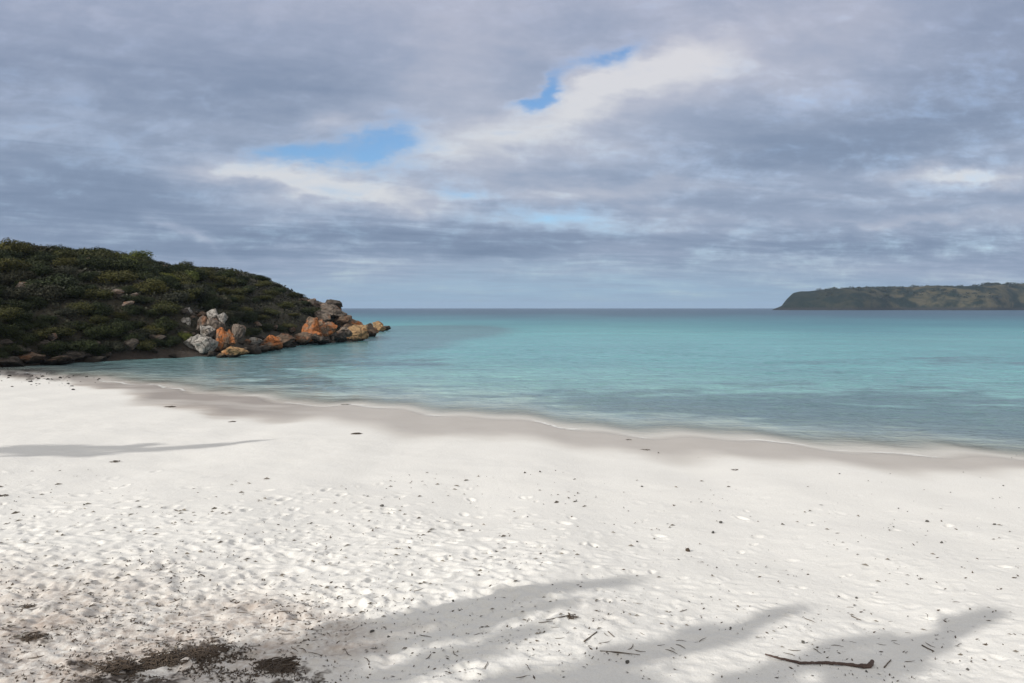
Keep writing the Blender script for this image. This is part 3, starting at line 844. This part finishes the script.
# ------------------------------------------------------------------ far shore
def build_far():
    m, g, p, out = new_mat('far_slope')
    co = g.n('ShaderNodeNewGeometry').outputs['Position']
    n = g.noise(co, .028, 7, .62, .5); n2 = g.noise(co, .05, 5, .65)
    x, y, z = g.xyz(co)
    field = g.mix(n2, (.036, .042, .020, 1), (.130, .104, .066, 1))
    scrub = g.mix(n2, (.004, .008, .008, 1), (.016, .026, .018, 1))
    f = g.mul(g.ss(n, .42, .60), g.ss(x, 560, 900, .1, .9))
    col = g.mix(f, scrub, field)
    col = g.mix(g.ss(z, 8, 3), col, (.03, .03, .03, 1))
    g.put(p.inputs['Base Color'], col); g.put(p.inputs['Roughness'], .95); g.put(p.inputs['Specular IOR Level'], .05)
    g.put(p.inputs['Normal'], g.bump(n2, .8, 6))
    Y0 = 1500.0
    px = np.linspace(775, 1500, 520)
    top = np.interp(px, [775, 786, 791, 797, 804, 814, 850, 880, 920, 960, 985, 1010, 1060, 1150, 1300, 1500],
                    [0, 3, 10, 16.5, 18.5, 19.5, 22, 22.5, 23, 24.5, 26, 26, 27.5, 33, 37, 33])
    depth = np.linspace(0, 1, 60)
    D = depth[None, :] * 900
    X = ((px - 512) / F)[:, None] * (Y0 + D)
    Y = Y0 + D + 25 * np.sin(px * .05)[:, None]
    prof = np.clip(depth / .10, 0, 1) ** .6
    Z = (.95 * top / F * Y0)[:, None] * (prof[None, :] * (1.0 - .35 * np.clip((depth - .3) / .7, 0, 1)[None, :]))
    Z = Z * (1 + .22 * (fbm(X * .012, Y * .012, 4, 7) - .5)) + EYE * prof[None, :] * np.clip(top / 4, 0, 1)[:, None] + 2.0 * (fbm(X * .05, Y * .05, 3, 9) - .5) * prof[None, :] * np.clip(top / 4, 0, 1)[:, None]
    Z[:, 0] = -2; Z[:, -1] = -2; Z[0, :] = -2
    me = np_mesh('distant_headland', np.stack([X, Y, Z], -1).reshape(-1, 3), grid_faces(*X.shape), m)
    tag(link(bpy.data.objects.new('distant_headland', me)), kind='structure')
    # bush on the far slope: reads as one mass
    rn = np.random.default_rng(5)
    n = 2600
    i = rn.integers(30, 515, n); j = np.clip((rn.uniform(0, 1, n) ** 1.0 * 20).astype(int) + 2, 0, 58)
    dense = fbm(X[i, j] * .02, Y[i, j] * .02, 3, 13)
    keep = dense > .44
    i, j = i[keep], j[keep]
    lobes = [(X[a, b] + rn.normal(0, 3), Y[a, b] + rn.normal(0, 4), Z[a, b] + r * .3, r * 1.5, r * 1.5, r * .8) for a, b, r in zip(i, j, rn.uniform(2, 4.2, len(i)))]
    ci = int(np.argmin(np.abs(px - 984)))
    for q in range(26):
        a = ci + rn.integers(-5, 6); b = 13
        lobes.append((X[a, b], Y[a, b] + rn.normal(0, 5), Z[a, b] + 3, 5.5, 5, 4.5))
    me = leaf_mesh('far_bush', lobes, 42000, 1.9, mat_leaf('leaf_far', (.012, .017, .011, 1), (.035, .044, .024, 1)), 17)
    tag(link(bpy.data.objects.new('far_bush', me)), 'dark bush covering the distant headland across the bay', 'bush', kind='stuff')

def build_haze():
    bm = bmesh.new()
    bmesh.ops.create_cube(bm, size=1)
    for v in bm.verts:
        v.co.x *= 36000; v.co.y *= 36000; v.co.z = -8 if v.co.z < 0 else 130
    me = bpy.data.meshes.new('haze'); bm.to_mesh(me); bm.free()
    m = bpy.data.materials.new('haze'); m.use_nodes = True
    nt = m.node_tree; nt.nodes.clear()
    out = nt.nodes.new('ShaderNodeOutputMaterial'); v = nt.nodes.new('ShaderNodeVolumePrincipled')
    v.inputs['Color'].default_value = (.55, .74, 1.0, 1)
    v.inputs['Density'].default_value = .00009
    v.inputs['Anisotropy'].default_value = 0.0
    nt.links.new(v.outputs[0], out.inputs['Volume'])
    me.materials.append(m)
    tag(link(bpy.data.objects.new('haze', me)), kind='stuff')

# ------------------------------------------------------------------ trees on the dune behind and left of the viewer (their shadows fall across the sand)
def mat_bark():
    m, g, p, out = new_mat('bark')
    co = g.n('ShaderNodeTexCoord').outputs['Object']
    g.put(p.inputs['Base Color'], g.mix(g.noise(co, 9, 5, .6), (.05, .038, .03, 1), (.16, .125, .10, 1)))
    g.put(p.inputs['Roughness'], .9)
    g.put(p.inputs['Normal'], g.bump(g.noise(co, 22, 4, .6), .7, .03))
    return m
def tube(bm, pts, rads, seg=8):
    rings = []
    n = len(pts)
    for i in range(n):
        d = (pts[min(i + 1, n - 1)] - pts[max(i - 1, 0)]).normalized()
        a = d.orthogonal().normalized(); b = d.cross(a)
        if rings:
            pa = prev; a = (pa - d * pa.dot(d)).normalized(); b = d.cross(a)
        prev = a
        rings.append([bm.verts.new(pts[i] + (a * math.cos(2 * math.pi * k / seg) + b * math.sin(2 * math.pi * k / seg)) * rads[i]) for k in range(seg)])
    for r0, r1 in zip(rings[:-1], rings[1:]):
        for k in range(seg):
            bm.faces.new((r0[k], r0[(k + 1) % seg], r1[(k + 1) % seg], r1[k]))
    bm.faces.new(rings[0][::-1]); bm.faces.new(rings[-1])
def bm_obj(name, bm, mat, parent=None, smooth=True):
    me = bpy.data.meshes.new(name); bm.to_mesh(me); bm.free()
    me.polygons.foreach_set('use_smooth', [smooth] * len(me.polygons))
    me.materials.append(mat)
    return link(bpy.data.objects.new(name, me), parent)

def build_trees():
    bark = mat_bark()
    def tree(tip, height, lean, width, full, label, seed, slim=1.0):
        """tip: where the shadow of its top falls"""
        rn = np.random.default_rng(seed)
        h = (tip.y + height) / (SDIR.y * SHADOW)
        bx, by = tip.x - SDIR.x * SHADOW * h, tip.y - SDIR.y * SHADOW * h
        gz = ground(bx, by)
        h2 = h - (gz - tip.z)
        e = bpy.data.objects.new('coastal_tree', None)
        e.location = (bx, by, gz); link(e)
        tag(e, label, 'tree', 'trees on the dune behind the viewer')
        bm = bmesh.new()
        top = Vector((lean * .5, 0, h2 * .93))
        pts = [Vector((lean * .5 * (t ** 1.5), .12 * math.sin(t * 5 + seed), -.2 + (h2 * .93 + .2) * t)) for t in np.linspace(0, 1, 9)]
        tube(bm, pts, [.15 * (1 - .88 * t) + .008 for t in np.linspace(0, 1, 9)])
        lobes = []
        nb = 15
        for i in range(nb):
            t = (.62 + .36 * i / (nb - 1)) if full else .70 + .28 * i / (nb - 1)
            base = pts[0].lerp(pts[-1], t); base.x = lean * .5 * t ** 1.5
            a = i * 2.4 + seed; rr = width * (1.04 - t) / .40 * rn.uniform(.55, 1.1) + .10
            tipb = base + Vector((math.cos(a) * rr, math.sin(a) * rr, rr * .75 + .1))
            tube(bm, [base, base.lerp(tipb, .5) + Vector((0, 0, -.04)), tipb], [.028, .018, .006], 5)
            s = (.15 + .55 * (1.04 - t) * width) * slim
            lobes.append((*tipb, s, s, s * .9)); q = base.lerp(tipb, .55)
            lobes.append((*q, s * .9, s * .9, s * .7))
        lobes.append((*top, .16 * slim, .16 * slim, .34))
        for q in np.linspace(.87, .995, 7):
            c = pts[0].lerp(pts[-1], q); c.x = lean * .5 * q ** 1.5
            r_ = (.15 + .5 * width * (1 - q) / .13 * .5) * slim
            lobes.append((*c, r_, r_, .24))
        bm_obj('trunk', bm, bark, e)
        me = leaf_mesh('crown', lobes, int(2600 + 2200 * max(0, width - .4)) if full else 4000, .066, LEAF['olive'], seed * 3 + 1, .15, .1)
        link(bpy.data.objects.new('crown', me), e)
        return e
    for k, (px, py, h, w, lb) in enumerate((
        (606, 576, 2.0, .24, 'coastal tree outside the frame whose shadow ends left of the longest shadow finger'),
        (697, 569, 3.0, .26, 'coastal tree outside the frame casting the longest shadow finger on the sand'),
        (650, 592, 2.6, .22, 'coastal tree outside the frame deepening the middle of the longest shadow finger'),
        (600, 614, 2.8, .30, 'coastal tree outside the frame deepening the base of the longest shadow finger'),
        (962, 630, 1.8, .3, 'coastal tree outside the frame deepening the base of the rightmost shadow finger'),
        (842, 594, 2.4, .26, 'coastal tree outside the frame whose shadow finger ends above the driftwood stick'),
        (928, 620, 3.4, .24, 'coastal tree outside the frame whose shadow ends right of the driftwood stick'),
        (1016, 599, 1.6, .32, 'coastal tree outside the frame casting the rightmost shadow finger'),
        (765, 618, 3.6, .22, 'coastal tree outside the frame casting a short shadow finger left of the stick'),
        (385, 636, 2.2, .7, 'coastal tree outside the frame shading the sand beside the dark wrack'),
        (575, 656, 4.0, .8, 'coastal tree outside the frame shading the bottom middle of the sand'),
        (700, 658, 3.2, .7, 'coastal tree outside the frame shading the sand left of the driftwood stick'),
        (830, 664, 2.0, .6, 'coastal tree outside the frame shading the driftwood stick itself'),
        (985, 668, 2.8, .7, 'coastal tree outside the frame shading the bottom right corner'),
        (460, 664, 3.0, .9, 'coastal tree outside the frame shading the lowest sand left of middle'))):
        tree(at(px, py), h, rnd.uniform(-.5, .5), w, True, lb, 40 + k)
    for k, (px, py, h, w) in enumerate(((295, 438, -8.5, .6), (190, 442, -8.5, .8), (95, 446, -8, 1.0), (10, 450, -8, 1.1), (-60, 454, -8, 1.2))):
        tree(at(px, py), h, .4, w, False, f"slender tree left of the frame, {('first', 'second', 'third', 'fourth', 'fifth')[k]} from the water", 70 + k, 1.25)
    # unseen bigger bushes, added on the left to darken the beach end of the hill
    rn = np.random.default_rng(3)
    mesh = leaf_mesh('coastal_shrub', shrub_lobes(rn, 1, 1, 10), 2600, .08, LEAF['dark'], 77)
    for i, (x, y, r, h) in enumerate(((-50, 46, 4, 11), (-55, 50, 4, 11), (-60, 55, 4.5, 10), (-46, 43, 3.5, 10), (-66, 58, 5, 10), (-45.5, 48.5, 3.4, 10), (-49, 52, 3.4, 10))):
        o = bpy.data.objects.new('coastal_shrub', mesh)
        o.location = (x, y, ground(x, y) - .4); o.scale = (r, r, h); o.rotation_euler = (0, 0, i * 1.3)
        tag(link(o), 'unseen tall dark bush added left of the frame to shade the hill foot', 'bush', 'tall bushes added to shade the hill foot')

# ------------------------------------------------------------------ things lying on the sand
def mat_plain(name, a, b, scale=8, rough=.8):
    m, g, p, out = new_mat(name)
    co = g.n('ShaderNodeTexCoord').outputs['Object']
    g.put(p.inputs['Base Color'], g.mix(g.noise(co, scale, 5, .6), a, b))
    g.put(p.inputs['Roughness'], rough)
    g.put(p.inputs['Normal'], g.bump(g.noise(co, scale * 3, 4, .6), .6, .01))
    return m
def polyline_stick(name, pix, rads, mat, lift, label, cat, group=None, knots=True):
    p0 = on_sand(*pix[len(pix) // 2][:2])
    pts = []
    for q in pix:
        v = on_sand(q[0], q[1]); v.z += lift + (q[2] if len(q) > 2 else 0)
        pts.append(v - p0)
    # resample with small crookedness
    fine, fr = [], []
    n = 6
    for i in range(len(pts) - 1):
        for k in range(n):
            t = k / n
            v = pts[i].lerp(pts[i + 1], t)
            r = rads[i] * (1 - t) + rads[i + 1] * t
            v += Vector((0, rnd.gauss(0, r * .12), rnd.gauss(0, r * .12)))
            fine.append(v); fr.append(r * (1 + (rnd.uniform(-.13, .16) if knots else 0)))
    fine.append(pts[-1]); fr.append(rads[-1])
    bm = bmesh.new(); tube(bm, fine, fr, 8)
    o = bm_obj(name, bm, mat)
    o.location = p0
    return tag(o, label, cat, group), p0

def build_litter():
    wood = mat_plain('driftwood', (.045, .028, .024, 1), (.13, .085, .07, 1), 14)
    twig_m = mat_plain('twig', (.05, .036, .026, 1), (.15, .11, .075, 1), 20)
    weed_m = mat_plain('dry_seaweed', (.026, .018, .013, 1), (.11, .078, .052, 1), 10)
    stone_m = mat_plain('pebble', (.05, .048, .045, 1), (.13, .125, .115, 1), 20)
    polyline_stick('driftwood_stick', [(765, 657), (782, 661), (800, 664.5), (812, 665.5), (826, 664.5), (842, 666.5), (858, 667.5), (869, 668.5), (872.5, 664.0, .012)],
                   [.008, .013, .014, .013, .015, .017, .019, .026, .020], wood, .016,
                   'long crooked dark driftwood stick with a thick knobbed right end', 'driftwood')
    for pix, r, lb in (([(584, 643), (597, 634)], .010, 'short straight dark twig slanting up to the right, below the middle shadow finger'),
                       ([(600, 652.5), (618, 654), (640, 657)], .006, 'long thin twig lying almost level left of the long driftwood stick'),
                       ([(546, 624), (560, 621), (575, 616)], .006, 'thin curved twig with dry weed tufts at its right end'),
                       ([(922, 646), (934, 652)], .010, 'short thick dark twig slanting down right of the long driftwood stick'),
                       ([(884, 669), (891, 662)], .009, 'short twig slanting up just right of the knobbed end of the driftwood stick'),
                       ([(851, 617), (861, 621)], .008, 'small dark twig above the long driftwood stick'),
                       ([(660, 624), (673, 628)], .008, 'small dark twig in the shade under the longest shadow finger'),
                       ([(608, 633), (614, 638)], .007, 'tiny dark twig right of the short straight slanting twig'),
                       ([(680, 613), (687, 611)], .006, 'tiny pale brown twig at the right side of the longest shadow finger')):
        polyline_stick('twig', pix, [r * .7] + [r] * (len(pix) - 2) + [r * .55], twig_m, .008, lb, 'twig', 'twigs on the sand')
    def lump(px, py, w, label, mat=stone_m, name='pebble', cat='pebble', group=None, flat=.7):
        p = on_sand(px, py)
        o = bpy.data.objects.new(name, rock_mesh(rnd.randrange(9999), 2, 6, .18, mat))
        o.scale = (w / 2, w / 2 * .8, w / 2 * flat); o.location = (p.x, p.y, p.z + w * flat * .25); o.rotation_euler = (0, 0, rnd.uniform(0, 6))
        return tag(link(o), label, cat, group)
    # clumps of dry seaweed: tangled strands
    def clump(px, py, w, n, label, group='dry seaweed clumps on the sand'):
        p = on_sand(px, py)
        bm = bmesh.new()
        for _ in range(n):
            a = rnd.uniform(0, 6.28); q = w * .5 * rnd.random() ** .6
            c = Vector((math.cos(a) * q, math.sin(a) * q * .8, .004 + rnd.random() * w * .05))
            b = rnd.uniform(0, 6.28); L = rnd.uniform(.25, .6) * w
            d = Vector((math.cos(b), math.sin(b), rnd.gauss(0, .05))) * L * .5
            bend = Vector((rnd.gauss(0, 1), rnd.gauss(0, 1), abs(rnd.gauss(0, .2)))) * L * .16
            r = max(.0035, w * .022)
            tube(bm, [c - d, c - d * .3 + bend, c + d * .4 + bend * .6, c + d], [r * .7, r, r, r * .5], 4)
        o = bm_obj('dry_seaweed', bm, weed_m); o.location = p
        return tag(o, label, 'seaweed', group)
    lump(688, 551.5, .10, 'dark lump of weed covered stone standing alone on clean sand, right of the middle', weed_m, 'pebble', 'pebble', None, .8)
    for px, py, w, n, lb in ((357, 434, .34, 34, 'dark seaweed clump at the edge of the wet sand left of the middle'),
        (2, 496, .22, 24, 'dark seaweed clump at the left edge of the sand'),
        (461, 531, .13, 16, 'small dark seaweed clump on the middle of the dry sand'),
        (572, 620, .12, 30, 'tangled seaweed tuft at the end of the thin curved twig'),
        (115, 462, .26, 18, 'seaweed scrap just below the far strip of shade at left'),
        (232, 422, .30, 20, 'seaweed scrap above the end of the grey wet sand at left'),
        (170, 407, .45, 30, 'dark seaweed scrap at the upper tongue of wet sand'),
        (345, 404, .4, 20, 'pale brown seaweed scrap in the far wet sand'),
        (28, 608, .16, 40, 'dark seaweed clump on brown sand near the left edge'),
        (34, 640, .20, 60, 'thick dark seaweed clump low on the left, above the wrack'),
        (920, 579, .07, 14, 'small dark seaweed scrap on clean sand at the right'),
        (645, 450, .28, 12, 'brown seaweed scrap at the edge of the wet sand right of the middle'),
        (735, 470, .2, 14, 'seaweed scrap just below the wet sand right of the middle'),
        (628, 440, .22, 12, 'small seaweed scrap near the swash line right of the middle')):
        clump(px, py, w, n, lb)
    for i in range(12):                                     # the wrack line at the bottom
        px = rnd.uniform(80, 290); py = 672 - .13 * (min(px, 205) - 75) + .16 * max(px - 205, 0) + rnd.gauss(2, 5)
        clump(px, py, rnd.uniform(.14, .30), 60, 'thick dark seaweed clump in the wrack at the bottom left', 'seaweed clumps of the wrack')
    # small countable bits: pebbles and twigs strewn about
    for i in range(70):
        px = rnd.uniform(300, 1020); py = rnd.uniform(455, 675)
        if i % 3 == 0: px = rnd.uniform(640, 1020); py = rnd.uniform(448, 600)
        p = on_sand(px, py)
        lump(px, py, (.014 + .045 * rnd.random() ** 2) * (1 if py > 560 else 1.5), 'tiny dark pebble among others strewn over the dry sand', stone_m, 'pebble', 'pebble', 'tiny pebbles strewn over the sand')
    base = []
    for k in range(5):
        bm = bmesh.new()
        pts = [Vector((-.5 + t, .12 * math.sin(t * 4 + k), .012 + .02 * math.sin(t * 3))) for t in (0, .3, .65, 1)]
        tube(bm, pts, [.018, .028, .024, .012], 5)
        me = bpy.data.meshes.new('twig'); bm.to_mesh(me); bm.free(); me.materials.append(twig_m); base.append(me)
    for i in range(110):
        if i < 60: px, py = rnd.uniform(400, 960), rnd.gauss(642, 18)
        elif i < 85: px, py = rnd.gauss(300, 40), rnd.gauss(620, 22)
        else: px, py = rnd.uniform(30, 420), rnd.uniform(560, 678)
        py = min(max(py, 560), 679)
        p = on_sand(px, py)
        o = bpy.data.objects.new('twig', base[i % 5])
        L = rnd.uniform(.05, .17); o.scale = (L, L, L)
        o.location = (p.x, p.y, p.z + .003); o.rotation_euler = (0, rnd.gauss(0, .06), rnd.gauss(0, .9))
        where = 'in the tree shade at the bottom' if i < 60 else ('on the brownish trodden patch left of the middle' if i < 85 else 'on the brown sand at the lower left')
        tag(link(o), f'small dark twig scrap among others {where}', 'twig', 'twig scraps strewn over the near sand')
    # uncountable flecks of wrack
    rn = np.random.default_rng(23)
    n = 9000
    fleck_m = mat_plain('fleck_brown', (.10, .085, .068, 1), (.26, .23, .19, 1), 12)  # grey brown for small curled blades laid loose on the sand
    nl = 2600
    lx = rn.uniform(-10, 1034, nl); ly = 468 + 190 * rn.uniform(0, 1, nl) ** .8
    lk = rn.uniform(0, 1, nl) < np.interp(lx, [0, 330, 540, 640, 1024], [1, 1, .7, .22, .16]) * (.25 + sstep(.42, .62, fbm(lx * .02, ly * .06, 3, 29)))
    lx, ly = lx[lk], ly[lk]
    lY = (EYE - 1.08) * F / (ly - 308)
    for _ in range(3):
        lY = (EYE - beach_z((lx - 512) / F * lY, lY)) * F / (ly - 308)
    lX = (lx - 512) / F * lY
    c = np.stack([lX, lY, sand_z(lX, lY) + .007], -1); q = len(c)
    nrm = rn.normal(size=(q, 3)) * .35 + (0, -.1, 1); nrm /= np.linalg.norm(nrm, axis=1)[:, None]
    a = np.stack([np.cos(rn.normal(.3, .8, q)), np.sin(rn.normal(.3, .8, q)), np.zeros(q)], -1)
    b = np.cross(nrm, a); s = ((.012 + .034 * rn.uniform(0, 1, q) ** 1.8) * np.clip(lY / 10, .7, 1.6))[:, None]
    bend = nrm * s * .35
    v = np.stack([c - a * s, c + b * s * .38 + bend, c + a * s, c - b * s * .38 + bend], 1)
    me = np_mesh('curled_flecks', v.reshape(-1, 3), np.arange(q * 4).reshape(q, 4), fleck_m, False)
    tag(link(bpy.data.objects.new('curled_flecks', me)), 'small curled grey brown flecks scattered all over the dry sand', 'dead leaves', kind='stuff')
    px = rn.uniform(-10, 1034, n); py = 470 + 213 * rn.uniform(0, 1, n) ** .62
    dens = np.interp(px, [0, 330, 520, 760, 1024], [1, .75, .5, .28, .22]) * np.interp(py, [470, 560, 683], [.25, .6, 1])
    dens = dens * sstep(.40, .66, fbm(px * .022, py * .05, 4, 9)) * 1.5 + dens * .12
    k = rn.uniform(0, 1, n) < dens
    k2 = rn.uniform(0, 1, n)
    px, py = px[k], py[k]
    extra = 9000
    ex = rn.normal(185, 66, extra); ey = 672 - .13 * (np.minimum(ex, 205) - 75) + .16 * np.maximum(ex - 205, 0) + rn.normal(0, 9, extra) + np.abs(rn.normal(0, 6, extra))
    gk = fbm(ex * .045, ey * .12, 4, 5) > .47
    ex, ey = ex[gk], ey[gk]
    px = np.concatenate([px, ex]); py = np.concatenate([py, np.minimum(ey, 700)])
    gx = rn.normal(300, 26, 420); gy = rn.normal(612, 13, 420)
    px = np.concatenate([px, gx]); py = np.concatenate([py, gy])
    q1 = 5200
    lx = -10 + 250 * rn.uniform(0, 1, q1) ** 1.5; ly = 556 + 127 * rn.uniform(0, 1, q1) ** .8
    lk = (fbm(lx * .05, ly * .13, 4, 15) > .54)
    px = np.concatenate([px, lx[lk]]); py = np.concatenate([py, ly[lk]])
    Yd = (EYE - 1.08) * F / (py - 308)
    for _ in range(3):
        Yd = (EYE - beach_z((px - 512) / F * Yd, Yd)) * F / (py - 308)
    Xd = (px - 512) / F * Yd
    Zd = sand_z(Xd, Yd)
    c = np.stack([Xd, Yd, Zd + .006], -1); q = len(c)
    nrm = rn.normal(size=(q, 3)) * .45 + (0, 0, 1); nrm /= np.linalg.norm(nrm, axis=1)[:, None]
    a = np.cross(nrm, rn.normal(size=(q, 3))); a /= np.linalg.norm(a, axis=1)[:, None]
    b = np.cross(nrm, a); s = (.005 + .030 * rn.uniform(0, 1, q) ** 2.2)[:, None] * np.clip(Yd / 9, .8, 1.6)[:, None]
    v = np.stack([c - a * s, c + b * s * .35, c + a * s, c - b * s * .35], 1)
    me = np_mesh('wrack_flecks', v.reshape(-1, 3), np.arange(q * 4).reshape(q, 4), weed_m, False)
    tag(link(bpy.data.objects.new('wrack_flecks', me)), 'countless dark flecks of dry weed strewn over the sand', 'weed flecks', kind='stuff')

build_beach()
build_sea()
build_headland()
build_far()
build_scrub()
build_rocks()
build_trees()
build_litter()
build_haze()
